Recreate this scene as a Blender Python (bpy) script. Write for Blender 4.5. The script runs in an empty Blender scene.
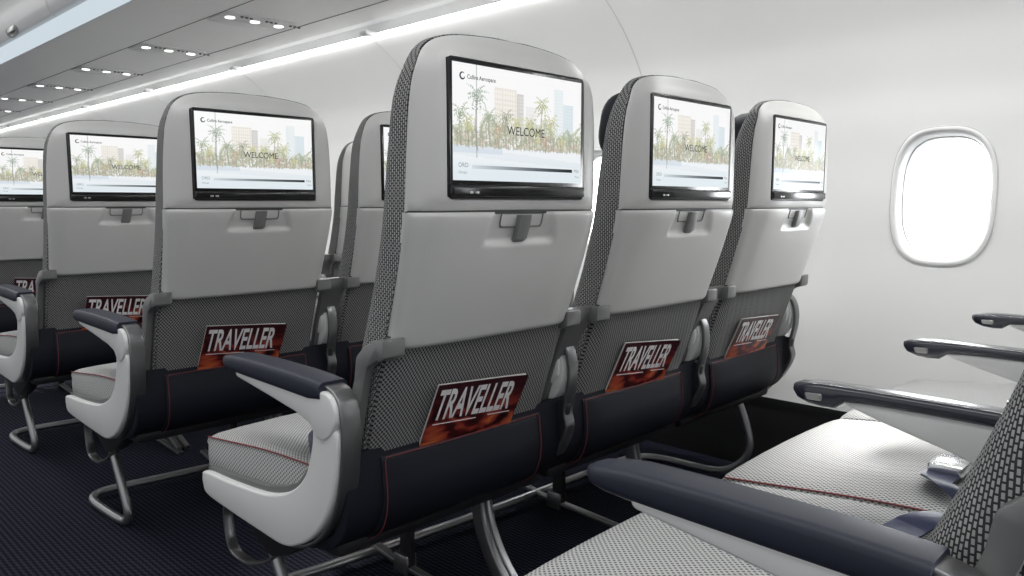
import bpy, bmesh, math, random
import numpy as np
from mathutils import Vector, Matrix
random.seed(4)
SC = bpy.context.scene
COL = SC.collection
PI = math.pi

# ------------------------------------------------------------------ helpers
def mesh_obj(name, verts, faces, mat, parent=None, smooth=True, sharp=None):
    me = bpy.data.meshes.new(name)
    me.from_pydata([tuple(v) for v in verts], [], faces)
    me.validate(); me.update()
    bm = bmesh.new(); bm.from_mesh(me)
    bmesh.ops.remove_doubles(bm, verts=bm.verts, dist=1e-6)
    bmesh.ops.recalc_face_normals(bm, faces=bm.faces)
    bm.to_mesh(me); bm.free()
    return link(name, me, mat, parent, smooth, sharp)

def link(name, me, mat, parent=None, smooth=True, sharp=None):
    if mat is not None:
        me.materials.append(mat)
    if smooth:
        for p in me.polygons: p.use_smooth = True
        try: me.set_sharp_from_angle(angle=math.radians(sharp or 40))
        except Exception: pass
    o = bpy.data.objects.new(name, me); COL.objects.link(o)
    if parent is not None: o.parent = parent
    return o

class MB:
    """collects pieces of ONE part"""
    def __init__(s): s.v = []; s.f = []
    def add(s, v, f):
        n = len(s.v); s.v += [tuple(a) for a in v]; s.f += [[i + n for i in q] for q in f]
    def build(s, name, mat, parent=None, smooth=True, sharp=None):
        return mesh_obj(name, s.v, s.f, mat, parent, smooth, sharp)

def loft(rings, cap0=True, cap1=True, closed=True):
    v = []; f = []; n = len(rings[0])
    for r in rings: v += [tuple(p) for p in r]
    for i in range(len(rings) - 1):
        for j in range(n if closed else n - 1):
            a = i * n + j; b = i * n + (j + 1) % n
            f.append([a, b, b + n, a + n])
    if cap0: f.append(list(range(n)))
    if cap1: f.append([(len(rings) - 1) * n + j for j in range(n)][::-1])
    return v, f

def catmull(pts, k=6):
    P = [Vector(p) for p in pts]; out = []
    for i in range(len(P) - 1):
        p0 = P[max(i - 1, 0)]; p1 = P[i]; p2 = P[i + 1]; p3 = P[min(i + 2, len(P) - 1)]
        for j in range(k):
            t = j / k
            out.append(0.5 * ((2 * p1) + (-p0 + p2) * t + (2 * p0 - 5 * p1 + 4 * p2 - p3) * t * t + (-p0 + 3 * p1 - 3 * p2 + p3) * t ** 3))
    out.append(P[-1]); return out

def sweep(path, section, ref=None, scale=None):
    """section: list of (a,b) in the frame (side, up)"""
    rings = []; P = [Vector(p) for p in path]
    up = Vector(ref) if ref else None; prev = None
    for i, p in enumerate(P):
        t = (P[min(i + 1, len(P) - 1)] - P[max(i - 1, 0)]).normalized()
        if up is not None: s = t.cross(up).normalized()
        else:
            if prev is None:
                a = Vector((0, 0, 1)) if abs(t.z) < .9 else Vector((1, 0, 0)); s = t.cross(a).normalized()
            else: s = (prev - t * prev.dot(t)).normalized()
        prev = s; u = s.cross(t).normalized(); k = scale(i / (len(P) - 1)) if scale else 1
        rings.append([p + s * (a * k) + u * (b * k) for a, b in section])
    return loft(rings)

def circ(r, n=10): return [(r * math.cos(2 * PI * i / n), r * math.sin(2 * PI * i / n)) for i in range(n)]
def tube(path, r, n=10, k=6, smooth=True): return sweep(catmull(path, k) if smooth else path, circ(r, n))
def rrect(w, h, r, n=4):
    out = []
    for cx, cy, a in ((w/2-r, h/2-r, 0), (-w/2+r, h/2-r, PI/2), (-w/2+r, -h/2+r, PI), (w/2-r, -h/2+r, 1.5*PI)):
        for i in range(n + 1):
            t = a + PI / 2 * i / n; out.append((cx + r * math.cos(t), cy + r * math.sin(t)))
    return out

def box(c, s, r=.003, seg=2):
    bm = bmesh.new(); bmesh.ops.create_cube(bm, size=1)
    for v in bm.verts: v.co = Vector((v.co.x * s[0] + c[0], v.co.y * s[1] + c[1], v.co.z * s[2] + c[2]))
    if r: bmesh.ops.bevel(bm, geom=bm.edges[:], offset=min(r, min(s) * .45), segments=seg, affect='EDGES', profile=.5)
    bm.verts.ensure_lookup_table()
    v = [tuple(a.co) for a in bm.verts]; f = [[a.index for a in q.verts] for q in bm.faces]; bm.free(); return v, f

def ext_x(poly, x0, x1, r=.003, seg=2):
    """poly in (y,z), extruded along x, with bevelled rims"""
    bm = bmesh.new(); vs = [bm.verts.new((x0, p[0], p[1])) for p in poly]; fc = bm.faces.new(vs)
    e = bmesh.ops.extrude_face_region(bm, geom=[fc]); nv = [g for g in e['geom'] if isinstance(g, bmesh.types.BMVert)]
    for v in nv: v.co.x = x1
    bm.normal_update()
    bmesh.ops.recalc_face_normals(bm, faces=bm.faces)
    if r:
        ed = [q for q in bm.edges if abs(q.verts[0].co.x - q.verts[1].co.x) < 1e-7]
        bmesh.ops.bevel(bm, geom=ed, offset=r, segments=seg, affect='EDGES', profile=.5)
    big = [q for q in bm.faces if len(q.verts) > 4]
    bmesh.ops.triangulate(bm, faces=big)
    bm.verts.index_update()
    v = [tuple(a.co) for a in bm.verts]; f = [[a.index for a in q.verts] for q in bm.faces]; bm.free(); return v, f

def smooth_poly(pts, k=4):
    n = len(pts); P = [Vector((p[0], p[1], 0)) for p in pts]; out = []
    for i in range(n):
        p0, p1, p2, p3 = P[i-1], P[i], P[(i+1) % n], P[(i+2) % n]
        for j in range(k):
            t = j / k
            q = 0.5 * ((2*p1) + (-p0+p2)*t + (2*p0-5*p1+4*p2-p3)*t*t + (-p0+3*p1-3*p2+p3)*t**3)
            out.append((q.x, q.y))
    return out

def round_poly(pts, r, n=4):
    """round every corner of a polygon with radius r (number or list)"""
    out = []; N = len(pts)
    for i in range(N):
        p = Vector(pts[i]); a = Vector(pts[i-1]); b = Vector(pts[(i+1) % N])
        ri = r[i] if isinstance(r, (list, tuple)) else r
        if ri <= 0: out.append(tuple(p)); continue
        da = (a - p); db = (b - p); la, lb = da.length, db.length
        d = min(ri, la * .48, lb * .48); A = p + da.normalized() * d; B = p + db.normalized() * d
        for j in range(n + 1):
            t = j / n; q = A * (1-t)**2 + p * 2*t*(1-t) + B * t*t; out.append((q.x, q.y))
    return out

def interp(x, xs, ys):
    """smooth (monotone-ish) interpolation; xs ascending"""
    if x <= xs[0]: return ys[0]
    if x >= xs[-1]: return ys[-1]
    for i in range(len(xs) - 1):
        if x <= xs[i+1]:
            h = xs[i+1] - xs[i]; t = (x - xs[i]) / h
            def sl(k):
                if k <= 0: return (ys[1]-ys[0])/(xs[1]-xs[0])
                if k >= len(xs)-1: return (ys[-1]-ys[-2])/(xs[-1]-xs[-2])
                a = (ys[k]-ys[k-1])/(xs[k]-xs[k-1]); b = (ys[k+1]-ys[k])/(xs[k+1]-xs[k])
                return 0 if a*b < 0 else (2*a*b/(a+b) if a+b else 0)
            m0, m1 = sl(i)*h, sl(i+1)*h
            return (2*t**3-3*t*t+1)*ys[i] + (t**3-2*t*t+t)*m0 + (-2*t**3+3*t*t)*ys[i+1] + (t**3-t*t)*m1

def empty(name, loc, label=None, cat=None, group=None, kind=None):
    o = bpy.data.objects.new(name, None); COL.objects.link(o); o.location = loc
    o.empty_display_size = .1
    tag(o, label, cat, group, kind); return o

def tag(o, label=None, cat=None, group=None, kind=None):
    if label: o['label'] = label
    if cat: o['category'] = cat
    if group: o['group'] = group
    if kind: o['kind'] = kind
    return o

def copy_tree(o, parent=None, first=True):
    c = o.copy(); COL.objects.link(c)
    if parent is not None: c.parent = parent
    for ch in list(o.children): copy_tree(ch, c, False)
    return c

def text_mesh(name, txt, size, mat, xform, parent, bold=0., sx=1.0, shear=0., ext=0.0, align='LEFT', spacing=1.0):
    cu = bpy.data.curves.new(name + '_curve', 'FONT'); cu.body = txt; cu.size = size
    cu.offset = bold; cu.shear = shear; cu.extrude = ext; cu.align_x = align; cu.space_character = spacing; cu.resolution_u = 3
    to = bpy.data.objects.new(name + '_tmp', cu); COL.objects.link(to)
    dg = bpy.context.evaluated_depsgraph_get(); dg.update()
    me = bpy.data.meshes.new_from_object(to.evaluated_get(dg))
    bpy.data.objects.remove(to); bpy.data.curves.remove(cu)
    for v in me.vertices: v.co = xform(v.co.x * sx, v.co.y, v.co.z)
    me.name = name; me.materials.clear()
    return link(name, me, mat, parent, smooth=False)

# ------------------------------------------------------------------ materials
def nt(name):
    m = bpy.data.materials.new(name); m.use_nodes = True; t = m.node_tree; b = t.nodes['Principled BSDF']; return m, t, b
def N(t, typ, **kw):
    n = t.nodes.new(typ)
    for k, v in kw.items():
        if k.startswith('i_'): n.inputs[k[2:].replace('_', ' ')].default_value = v
        else: setattr(n, k, v)
    return n
def L(t, a, b): t.links.new(a, b)
def M(t, op, a, b=None, c=None):
    n = t.nodes.new('ShaderNodeMath'); n.operation = op
    for i, x in enumerate((a, b, c)):
        if x is None: continue
        if isinstance(x, (int, float)): n.inputs[i].default_value = x
        else: L(t, x, n.inputs[i])
    return n.outputs[0]

def plain(name, col, rough=.45, metal=0., bump=0., bscale=300., spec=.5, coat=0., var=.03):
    m, t, b = nt(name)
    b.inputs['Roughness'].default_value = rough; b.inputs['Metallic'].default_value = metal
    b.inputs['Specular IOR Level'].default_value = spec; b.inputs['Coat Weight'].default_value = coat
    tc = N(t, 'ShaderNodeTexCoord'); no = N(t, 'ShaderNodeTexNoise', i_Scale=9.0, i_Detail=3.0); L(t, tc.outputs['Object'], no.inputs['Vector'])
    mx = N(t, 'ShaderNodeMixRGB', blend_type='MIX'); L(t, no.outputs['Fac'], mx.inputs['Fac'])
    mx.inputs['Color1'].default_value = (*[c * (1 - var) for c in col], 1); mx.inputs['Color2'].default_value = (*[min(1, c * (1 + var)) for c in col], 1)
    L(t, mx.outputs['Color'], b.inputs['Base Color'])
    if bump:
        n2 = N(t, 'ShaderNodeTexNoise', i_Scale=bscale, i_Detail=2.0); L(t, tc.outputs['Object'], n2.inputs['Vector'])
        bp = N(t, 'ShaderNodeBump', i_Strength=bump, i_Distance=.0006); L(t, n2.outputs['Fac'], bp.inputs['Height']); L(t, bp.outputs['Normal'], b.inputs['Normal'])
    return m

def weave(name, light, dark, uscale, vscale, axes, thr=.15, soft=.25, rough=.85, red=None, bump=.5):
    """staggered woven cells; axes = ((x,y,z) weights of u, weights of v)"""
    m, t, b = nt(name); b.inputs['Roughness'].default_value = rough; b.inputs['Specular IOR Level'].default_value = .25
    tc = N(t, 'ShaderNodeTexCoord'); sp = N(t, 'ShaderNodeSeparateXYZ'); L(t, tc.outputs['Object'], sp.inputs[0])
    def comb(w):
        s = None
        for k, o in zip(w, sp.outputs):
            if k: q = M(t, 'MULTIPLY', o, float(k)); s = q if s is None else M(t, 'ADD', s, q)
        return s
    u = M(t, 'MULTIPLY', comb(axes[0]), PI / uscale); v = M(t, 'MULTIPLY', comb(axes[1]), PI / vscale)
    pr = M(t, 'MULTIPLY', M(t, 'SINE', u), M(t, 'SINE', v))
    mr = N(t, 'ShaderNodeMapRange', interpolation_type='SMOOTHSTEP'); L(t, pr, mr.inputs['Value'])
    mr.inputs['From Min'].default_value = thr - soft; mr.inputs['From Max'].default_value = thr + soft
    mx = N(t, 'ShaderNodeMixRGB'); L(t, mr.outputs['Result'], mx.inputs['Fac'])
    mx.inputs['Color1'].default_value = (*light, 1); mx.inputs['Color2'].default_value = (*dark, 1)
    L(t, mx.outputs['Color'], b.inputs['Base Color'])
    bp = N(t, 'ShaderNodeBump', i_Strength=bump, i_Distance=.001); bp.invert = True
    L(t, mr.outputs['Result'], bp.inputs['Height']); L(t, bp.outputs['Normal'], b.inputs['Normal'])
    return m

def emit(name, col, s):
    m = bpy.data.materials.new(name); m.use_nodes = True; t = m.node_tree; t.nodes.clear()
    e = N(t, 'ShaderNodeEmission'); e.inputs[0].default_value = (*col, 1); e.inputs[1].default_value = s
    o = N(t, 'ShaderNodeOutputMaterial'); L(t, e.outputs[0], o.inputs[0]); return m

def basket(name):
    """coarse basket weave of the backrest: bricks on a slant with dark gaps"""
    m, t, b = nt(name); b.inputs['Roughness'].default_value = .8; b.inputs['Specular IOR Level'].default_value = .3
    tc = N(t, 'ShaderNodeTexCoord'); sp = N(t, 'ShaderNodeSeparateXYZ'); L(t, tc.outputs['Object'], sp.inputs[0])
    u = M(t, 'ADD', sp.outputs[0], M(t, 'MULTIPLY', sp.outputs[1], 1.0)); v = sp.outputs[2]
    cb = N(t, 'ShaderNodeCombineXYZ'); L(t, v, cb.inputs[0]); L(t, u, cb.inputs[1])
    br = N(t, 'ShaderNodeTexBrick'); br.offset = .5; br.squash = 1
    L(t, cb.outputs[0], br.inputs['Vector'])
    br.inputs['Scale'].default_value = 1.0; br.inputs['Brick Width'].default_value = .0074; br.inputs['Row Height'].default_value = .0048
    br.inputs['Mortar Size'].default_value = .0012; br.inputs['Mortar Smooth'].default_value = .35; br.inputs['Bias'].default_value = 0
    br.inputs['Color1'].default_value = (.42, .42, .41, 1); br.inputs['Color2'].default_value = (.34, .34, .335, 1); br.inputs['Mortar'].default_value = (.04, .04, .045, 1)
    L(t, br.outputs['Color'], b.inputs['Base Color'])
    bp = N(t, 'ShaderNodeBump', i_Strength=.8, i_Distance=.0012); bp.invert = True
    L(t, br.outputs['Fac'], bp.inputs['Height']); L(t, bp.outputs['Normal'], b.inputs['Normal'])
    return m

MAT = {}
MAT['shell'] = plain('seat_shell_plastic', (.57, .565, .555), .36, bump=.15)
MAT['shroud'] = plain('shroud_plastic', (.60, .60, .59), .35)
MAT['cream'] = plain('arm_white_plastic', (.76, .76, .75), .32)
MAT['navy'] = plain('navy_leather', (.011, .012, .019), .55, bump=.3, bscale=500, spec=.25)
MAT['navypad'] = plain('navy_arm_pad', (.024, .026, .040), .24, coat=.6)
MAT['metal'] = plain('brushed_grey_metal', (.23, .23, .235), .34, metal=.85)
MAT['bracket'] = plain('bracket_grey_metal', (.21, .21, .21), .32, metal=.35)
MAT['chrome'] = plain('polished_tube_metal', (.40, .40, .41), .36, metal=.9)
MAT['silver'] = plain('silver_button', (.5, .5, .49), .3, metal=.6)
MAT['dark'] = plain('dark_underseat', (.012, .012, .014), .5)
MAT['bezel'] = plain('screen_bezel_black', (.012, .012, .013), .18)
MAT['gap'] = plain('shadow_gap_rubber', (.05, .05, .05), .6)
MAT['wire'] = plain('hook_grey', (.16, .16, .16), .35)
MAT['red'] = plain('red_piping', (.22, .035, .04), .6)
MAT['redside'] = plain('muted_red_piping', (.15, .03, .035), .6)
MAT['belt'] = plain('navy_belt_webbing', (.05, .058, .12), .38, bump=.4, bscale=900)
MAT['buckle'] = plain('buckle_steel', (.75, .75, .76), .22, metal=1.)
MAT['navymatte'] = plain('navy_arm_pad_matte', (.020, .023, .040), .5, spec=.4)
MAT['fabric'] = basket('basket_weave_fabric')
MAT['pocketfab'] = weave('fine_weave_upright', (.29, .29, .285), (.035, .035, .04), .0034, .0042, ((1, 0, 0), (0, 0, 1)), .05, .3)
MAT['cushfab'] = weave('fine_weave_cushion', (.56, .56, .55), (.14, .14, .15), .0042, .0052, ((1, 0, 1), (0, 1, 0)), .25, .3)
MAT['wall'] = plain('sidewall_panel', (.77, .77, .76), .30, var=.01, spec=.45)
MAT['trim'] = plain('window_trim_white', (.74, .74, .735), .35, var=.01)
MAT['capwhite'] = plain('cap_white', (.95, .95, .95), .4)
MAT['gasket'] = plain('window_gasket_grey', (.52, .52, .52), .5)  # painted shadow lines round the windows, and the wall panel joints
MAT['binm'] = plain('bin_panel', (.82, .815, .80), .45, var=.02)
MAT['door'] = plain('bin_door', (.56, .56, .56), .35, var=.02)
MAT['psu'] = plain('service_panel_plastic', (.79, .785, .775), .45)
MAT['nozzle'] = plain('nozzle_grey', (.18, .18, .18), .4)
MAT['led'] = emit('led_strip', (1, 1, .99), 8.0)
MAT['cove'] = plain('cove_panel', (.78, .78, .78), .4)
MAT['tubelight'] = emit('edge_tube_light', (.62, .70, .76), 1.0)
MAT['lamp'] = emit('reading_lamp', (1, 1, .98), 3.0)
MAT['black'] = plain('dado_black', (.008, .008, .009), .5)
MAT['ink'] = emit('screen_dark_text', (.03, .035, .04), 1.0)
MAT['inkgrey'] = emit('screen_grey_text', (.22, .27, .30), 1.0)

def carpet():
    m, t, b = nt('navy_ribbed_carpet'); b.inputs['Roughness'].default_value = .95; b.inputs['Specular IOR Level'].default_value = .15
    tc = N(t, 'ShaderNodeTexCoord'); sp = N(t, 'ShaderNodeSeparateXYZ'); L(t, tc.outputs['Object'], sp.inputs[0])
    u = M(t, 'MULTIPLY', sp.outputs[0], 2 * PI / .0125); v = M(t, 'MULTIPLY', sp.outputs[1], 2 * PI / .02)
    s = M(t, 'ADD', M(t, 'MULTIPLY', M(t, 'SINE', u), .75), M(t, 'MULTIPLY', M(t, 'SINE', M(t, 'ADD', v, M(t, 'MULTIPLY', u, .5))), .35))
    mr = N(t, 'ShaderNodeMapRange', interpolation_type='SMOOTHSTEP'); L(t, s, mr.inputs['Value']); mr.inputs['From Min'].default_value = -.6; mr.inputs['From Max'].default_value = .8
    no = N(t, 'ShaderNodeTexNoise', i_Scale=260.0, i_Detail=2.0); L(t, tc.outputs['Object'], no.inputs['Vector'])
    mx = N(t, 'ShaderNodeMixRGB'); L(t, mr.outputs['Result'], mx.inputs['Fac'])
    mx.inputs['Color1'].default_value = (.005, .006, .011, 1); mx.inputs['Color2'].default_value = (.034, .037, .068, 1)
    m2 = N(t, 'ShaderNodeMixRGB', blend_type='MULTIPLY'); m2.inputs['Fac'].default_value = .6; L(t, mx.outputs['Color'], m2.inputs['Color1']); L(t, no.outputs['Color'], m2.inputs['Color2'])
    L(t, m2.outputs['Color'], b.inputs['Base Color'])
    bp = N(t, 'ShaderNodeBump', i_Strength=.5, i_Distance=.002); L(t, mr.outputs['Result'], bp.inputs['Height']); L(t, bp.outputs['Normal'], b.inputs['Normal'])
    return m
MAT['carpet'] = carpet()

def cover_art():
    m, t, b = nt('magazine_cover_print'); b.inputs['Roughness'].default_value = .3
    tc = N(t, 'ShaderNodeTexCoord'); mp = N(t, 'ShaderNodeMapping'); L(t, tc.outputs['Object'], mp.inputs['Vector'])
    mp.inputs['Rotation'].default_value = (0, .6, 0); mp.inputs['Scale'].default_value = (1, 1, 1.9)
    no = N(t, 'ShaderNodeTexNoise', i_Scale=9.0, i_Detail=1.5, i_Distortion=2.2); L(t, mp.outputs[0], no.inputs['Vector'])
    cr = N(t, 'ShaderNodeValToRGB'); L(t, no.outputs['Fac'], cr.inputs['Fac'])
    e = cr.color_ramp.elements; e[0].position = .34; e[0].color = (.02, .006, .008, 1); e[1].position = .72; e[1].color = (.70, .20, .05, 1)
    for p, c in ((.45, (.10, .012, .012, 1)), (.52, (.34, .045, .03, 1)), (.60, (.50, .10, .04, 1))):
        q = e.new(p); q.color = c
    sp = N(t, 'ShaderNodeSeparateXYZ'); L(t, tc.outputs['Object'], sp.inputs[0])
    mr = N(t, 'ShaderNodeMapRange'); L(t, sp.outputs[2], mr.inputs['Value']); mr.inputs['From Min'].default_value = .045; mr.inputs['From Max'].default_value = .085
    mx = N(t, 'ShaderNodeMixRGB'); L(t, mr.outputs[0], mx.inputs['Fac']); L(t, cr.outputs[0], mx.inputs['Color1']); mx.inputs['Color2'].default_value = (.045, .008, .012, 1)
    L(t, mx.outputs[0], b.inputs['Base Color']); return m
MAT['cover'] = cover_art()
MAT['paper'] = plain('paper_pages', (.62, .60, .58), .6)
MAT['title'] = plain('title_ink_white', (.92, .90, .90), .35)

def glass():
    m = bpy.data.materials.new('window_pane'); m.use_nodes = True; t = m.node_tree; t.nodes.clear()
    tr = N(t, 'ShaderNodeBsdfTransparent'); tr.inputs[0].default_value = (.97, .98, .985, 1); gl = N(t, 'ShaderNodeBsdfGlossy'); gl.inputs['Roughness'].default_value = .05
    fr = N(t, 'ShaderNodeFresnel', i_IOR=1.3); mx = N(t, 'ShaderNodeMixShader'); L(t, fr.outputs[0], mx.inputs[0]); L(t, tr.outputs[0], mx.inputs[1]); L(t, gl.outputs[0], mx.inputs[2])
    o = N(t, 'ShaderNodeOutputMaterial'); L(t, mx.outputs[0], o.inputs[0]); return m
MAT['glass'] = glass()

# ------------------------------------------------------------------ layout numbers
CAMZ = .87
PITCH = .8715
Y0 = .865
CX = (.915, 1.435, 1.955)

# back profile: y of the rear surface against height
FZ = (.27, .30, .35, .40, .45, .55, .65, .80, .857, .96, 1.06, 1.115)
FY = (.26, .19, .155, .143, .131, .099, .065, .014, .0, -.002, .0, .018)
def fy(z): return interp(z, FZ, FY)
GZ = (.40, .45, .55, .65, .75, .845, .935, 1.03, 1.085, 1.125)
GY = (.27, .25, .206, .165, .13, .106, .094, .078, .062, .050)
def gy(z): return interp(z, GZ, GY)
def wrapx(x, z): return .028 * min(1.3, abs(x) / .22) ** 6

# ------------------------------------------------------------------ the picture on the screens
def screen_pixels(W=168, H=96):
    rng = np.random.RandomState(7)
    U, V = np.meshgrid((np.arange(W) + .5) / W, (np.arange(H) + .5) / H)
    A = np.ones((H, W, 3)); asp = W / H
    def mixc(mask, col):
        c = np.array(col); A[:] = A * (1 - mask[..., None]) + c * mask[..., None]
    def noise(n, s):
        g = rng.rand(n, int(n * asp) + 1); yi = V * (n - 1); xi = U * (g.shape[1] - 1)
        y0 = yi.astype(int).clip(0, n - 2); x0 = xi.astype(int).clip(0, g.shape[1] - 2); fy_, fx_ = yi - y0, xi - x0
        return (g[y0, x0]*(1-fy_)*(1-fx_) + g[y0+1, x0]*fy_*(1-fx_) + g[y0, x0+1]*(1-fy_)*fx_ + g[y0+1, x0+1]*fy_*fx_) * s
    # towers
    def tower(u0, u1, v0, v1, col, line, nu, nv, a):
        m = ((U > u0) & (U < u1) & (V > v0) & (V < v1)).astype(float); mixc(m * a, col)
        g = ((np.sin((U-u0)/(u1-u0)*nu*2*PI) > .3) | (np.sin((V-v0)/(v1-v0)*nv*2*PI) > .2)).astype(float); mixc(m * g * a * .5, line)
    tower(.29, .46, .17, .6, (.97, .95, .90), (.80, .75, .68), 9, 10, .7); tower(.46, .51, .20, .6, (.84, .82, .80), (.66, .66, .66), 3, 12, .8)
    tower(.76, .84, .10, .6, (.93, .96, .97), (.82, .88, .91), 5, 16, .8); tower(.84, .93, .24, .6, (.86, .92, .95), (.74, .82, .87), 5, 12, .8)
    tower(.53, .62, .30, .6, (.93, .93, .92), (.85, .85, .84), 4, 9, .6)
    # beach, snow white
    m = (V > .685 + .03 * (U - .5)).astype(float); mixc(m, (.95, .97, .985))
    m = ((V > .70 + .10 * U) & (V < .78 + .08 * U)).astype(float); mixc(m * .4, (.84, .89, .93))
    m = ((V > .70) & (V < .76) & (U < .35)).astype(float); mixc(m * .45, (.72, .79, .86))
    # foliage mass
    top = .47 + .05 * np.sin(U * 17) + .035 * np.sin(U * 41 + 1)
    k = noise(26, 1.0) * .6 + noise(50, 1.) * .4
    m = ((V > top) & (V < .70) & (k > .36)).astype(float); mixc(m * .75, (.76, .78, .66))
    k2 = noise(40, 1.0) * .5 + noise(80, 1.) * .5; m = ((V > top + .03) & (V < .70) & (k2 > .52)).astype(float); mixc(m * .6, (.58, .58, .47))
    k3 = noise(44, 1.0) * .5 + noise(90, 1.) * .5; m = ((V > top + .02) & (V < .71) & (k3 > .56)).astype(float); mixc(m * .55, (.47, .53, .38))
    k4 = noise(44, 1.0); m = ((V > .60) & (V < .71) & (k4 > .68)).astype(float); mixc(m * .6, (.78, .67, .60))
    # palms
    def palm(u, v, r, base, col, a=.75):
        tr = ((np.abs(U - u - .01*np.sin(V*9)) < .0045) & (V > v) & (V < base)).astype(float); mixc(tr * .7, (.56, .50, .42))
        du = (U - u) * asp; dv = V - v; R = np.hypot(du, dv); th = np.arctan2(dv, du)
        for i in range(11):
            t0 = -PI + 2*PI*i/11 + rng.uniform(-.15, .15); rr = r * rng.uniform(.75, 1.1)
            tc = t0 + (R / rr) * .55 * np.sign(np.cos(t0)) ; d = np.abs((th - tc + PI) % (2*PI) - PI) * R
            w = .016 * (1 - (R / rr)) + .004
            fm = ((d < w) & (R < rr) & ((np.sin(R*260) > -.6))).astype(float); mixc(fm * a, np.array(col) * rng.uniform(.85, 1.12))
    G1 = (.60, .66, .54); G2 = (.72, .72, .47)
    palm(.165, .26, .15, .74, (.52, .60, .52), .8); palm(.66, .27, .14, .68, (.66, .68, .46), .8); palm(.055, .42, .12, .70, G1); palm(.74, .43, .13, .70, G2)
    palm(.26, .44, .11, .69, G1); palm(.38, .42, .12, .69, (.56, .58, .48)); palm(.46, .46, .1, .69, G2); palm(.56, .45, .11, .7, G2); palm(.90, .55, .11, .71, G1)
    palm(.83, .60, .08, .71, G2); palm(.11, .50, .1, .70, G2); palm(.32, .54, .09, .7, (.70, .62, .48)); palm(.62, .56, .09, .71, G2); palm(.69, .60, .07, .72, (.72, .58, .48))
    for u in np.linspace(.03, .97, 38):
        uu = u + rng.uniform(-.01, .01); m = ((np.abs(U-uu) < .003) & (V > .57) & (V < .70 + .02*rng.rand())).astype(float); mixc(m*.5, (.52, .46, .40))
    m = ((np.abs(U-.163) < .004) & (V < .80)).astype(float); mixc(m * .65, (.42, .46, .47))
    A[:] = 1 - (1-A) * (.72 if True else 1)
    # lower veil and the route bar
    mixc(np.clip((V - .78) * 3, 0, .45), (.84, .91, .94))
    bar = ((V > .868) & (V < .893) & (U > .13) & (U < .925)).astype(float)
    g = np.clip((U - .13) / .8, 0, 1); c = (1 - g)[..., None] * np.array((.85, .89, .91)) + g[..., None] * np.array((.13, .15, .17))
    A[:] = A * (1 - bar[..., None]) + c * bar[..., None]
    return np.clip(A, 0, 1)

def screen_mesh(w, h, yc, cz, parent):
    P = screen_pixels(); H, W, _ = P.shape
    xs = np.linspace(-w/2, w/2, W + 1) - .004; zs = np.linspace(h/2, -h/2, H + 1)
    v = [(x, yc, cz + z) for z in zs for x in xs]
    f = [(r*(W+1)+c, (r+1)*(W+1)+c, (r+1)*(W+1)+c+1, r*(W+1)+c+1) for r in range(H) for c in range(W)]
    me = bpy.data.meshes.new('screen'); me.from_pydata(v, [], f); me.update()
    ca = me.color_attributes.new('picture', 'FLOAT_COLOR', 'CORNER')
    lin = np.where(P <= .04045, P / 12.92, ((P + .055) / 1.055) ** 2.4)
    buf = np.ones((H*W, 4, 4), np.float32); buf[:, :, :3] = lin.reshape(-1, 1, 3)
    ca.data.foreach_set('color', buf.ravel())
    m = bpy.data.materials.new('screen_picture'); m.use_nodes = True; t = m.node_tree; t.nodes.clear()
    at = N(t, 'ShaderNodeAttribute', attribute_name='picture'); e = N(t, 'ShaderNodeEmission'); e.inputs[1].default_value = .93; L(t, at.outputs['Color'], e.inputs[0])
    gl = N(t, 'ShaderNodeBsdfGlossy'); gl.inputs['Roughness'].default_value = .25; gl.inputs['Color'].default_value = (.03, .03, .03, 1)
    ad = N(t, 'ShaderNodeAddShader'); L(t, e.outputs[0], ad.inputs[0]); L(t, gl.outputs[0], ad.inputs[1]); o = N(t, 'ShaderNodeOutputMaterial'); L(t, ad.outputs[0], o.inputs[0])
    return link('screen', me, m, parent, smooth=False)

# ------------------------------------------------------------------ seat outlines
def head_outline(n=72):
    """closed (x,z) outline of head shell; starts bottom left, clockwise seen from behind"""
    pts = [(-.217, .8575), (-.215, .94), (-.210, 1.02), (-.200, 1.068), (-.178, 1.100), (-.135, 1.118), (-.05, 1.126), (.05, 1.126),
           (.135, 1.118), (.178, 1.100), (.200, 1.068), (.210, 1.02), (.215, .94), (.217, .8575)]
    c = catmull([(p[0], p[1], 0) for p in pts], 5)
    out = [(p.x, p.y) for p in c]
    k = 12
    out += [(.217 - .434 * (i+1)/(k+1), .8575) for i in range(k)]
    return out

def resample_by_angle(outline, cx, cz, n):
    """points on the polygon hit by n rays, evenly spread over the aspect-corrected angle"""
    P = [(x - cx, z - cz) for x, z in outline]; res = []
    for i in range(n):
        a = 2*PI*i/n; d = (math.cos(a)*1.4, math.sin(a)); best = None
        for j in range(len(P)):
            (x1, z1), (x2, z2) = P[j], P[(j+1) % len(P)]
            den = d[0]*(z2-z1) - d[1]*(x2-x1)
            if abs(den) < 1e-12: continue
            t = (x1*(z2-z1) - z1*(x2-x1)) / den; s = (x1*d[1] - z1*d[0]) / den
            if t > 0 and -1e-9 <= s <= 1+1e-9: best = t if best is None else max(best, t)
        res.append((cx + d[0]*best, cz + d[1]*best))
    return res

def inset_ring(ring, d, cx, cz):
    out = []
    for x, z in ring:
        dx, dz = x-cx, z-cz; l = math.hypot(dx, dz); out.append((x - dx/l*d, z - dz/l*d))
    return out

SW, SH = .313, .205        # monitor outside
SZ = .9795                 # monitor centre height

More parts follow.
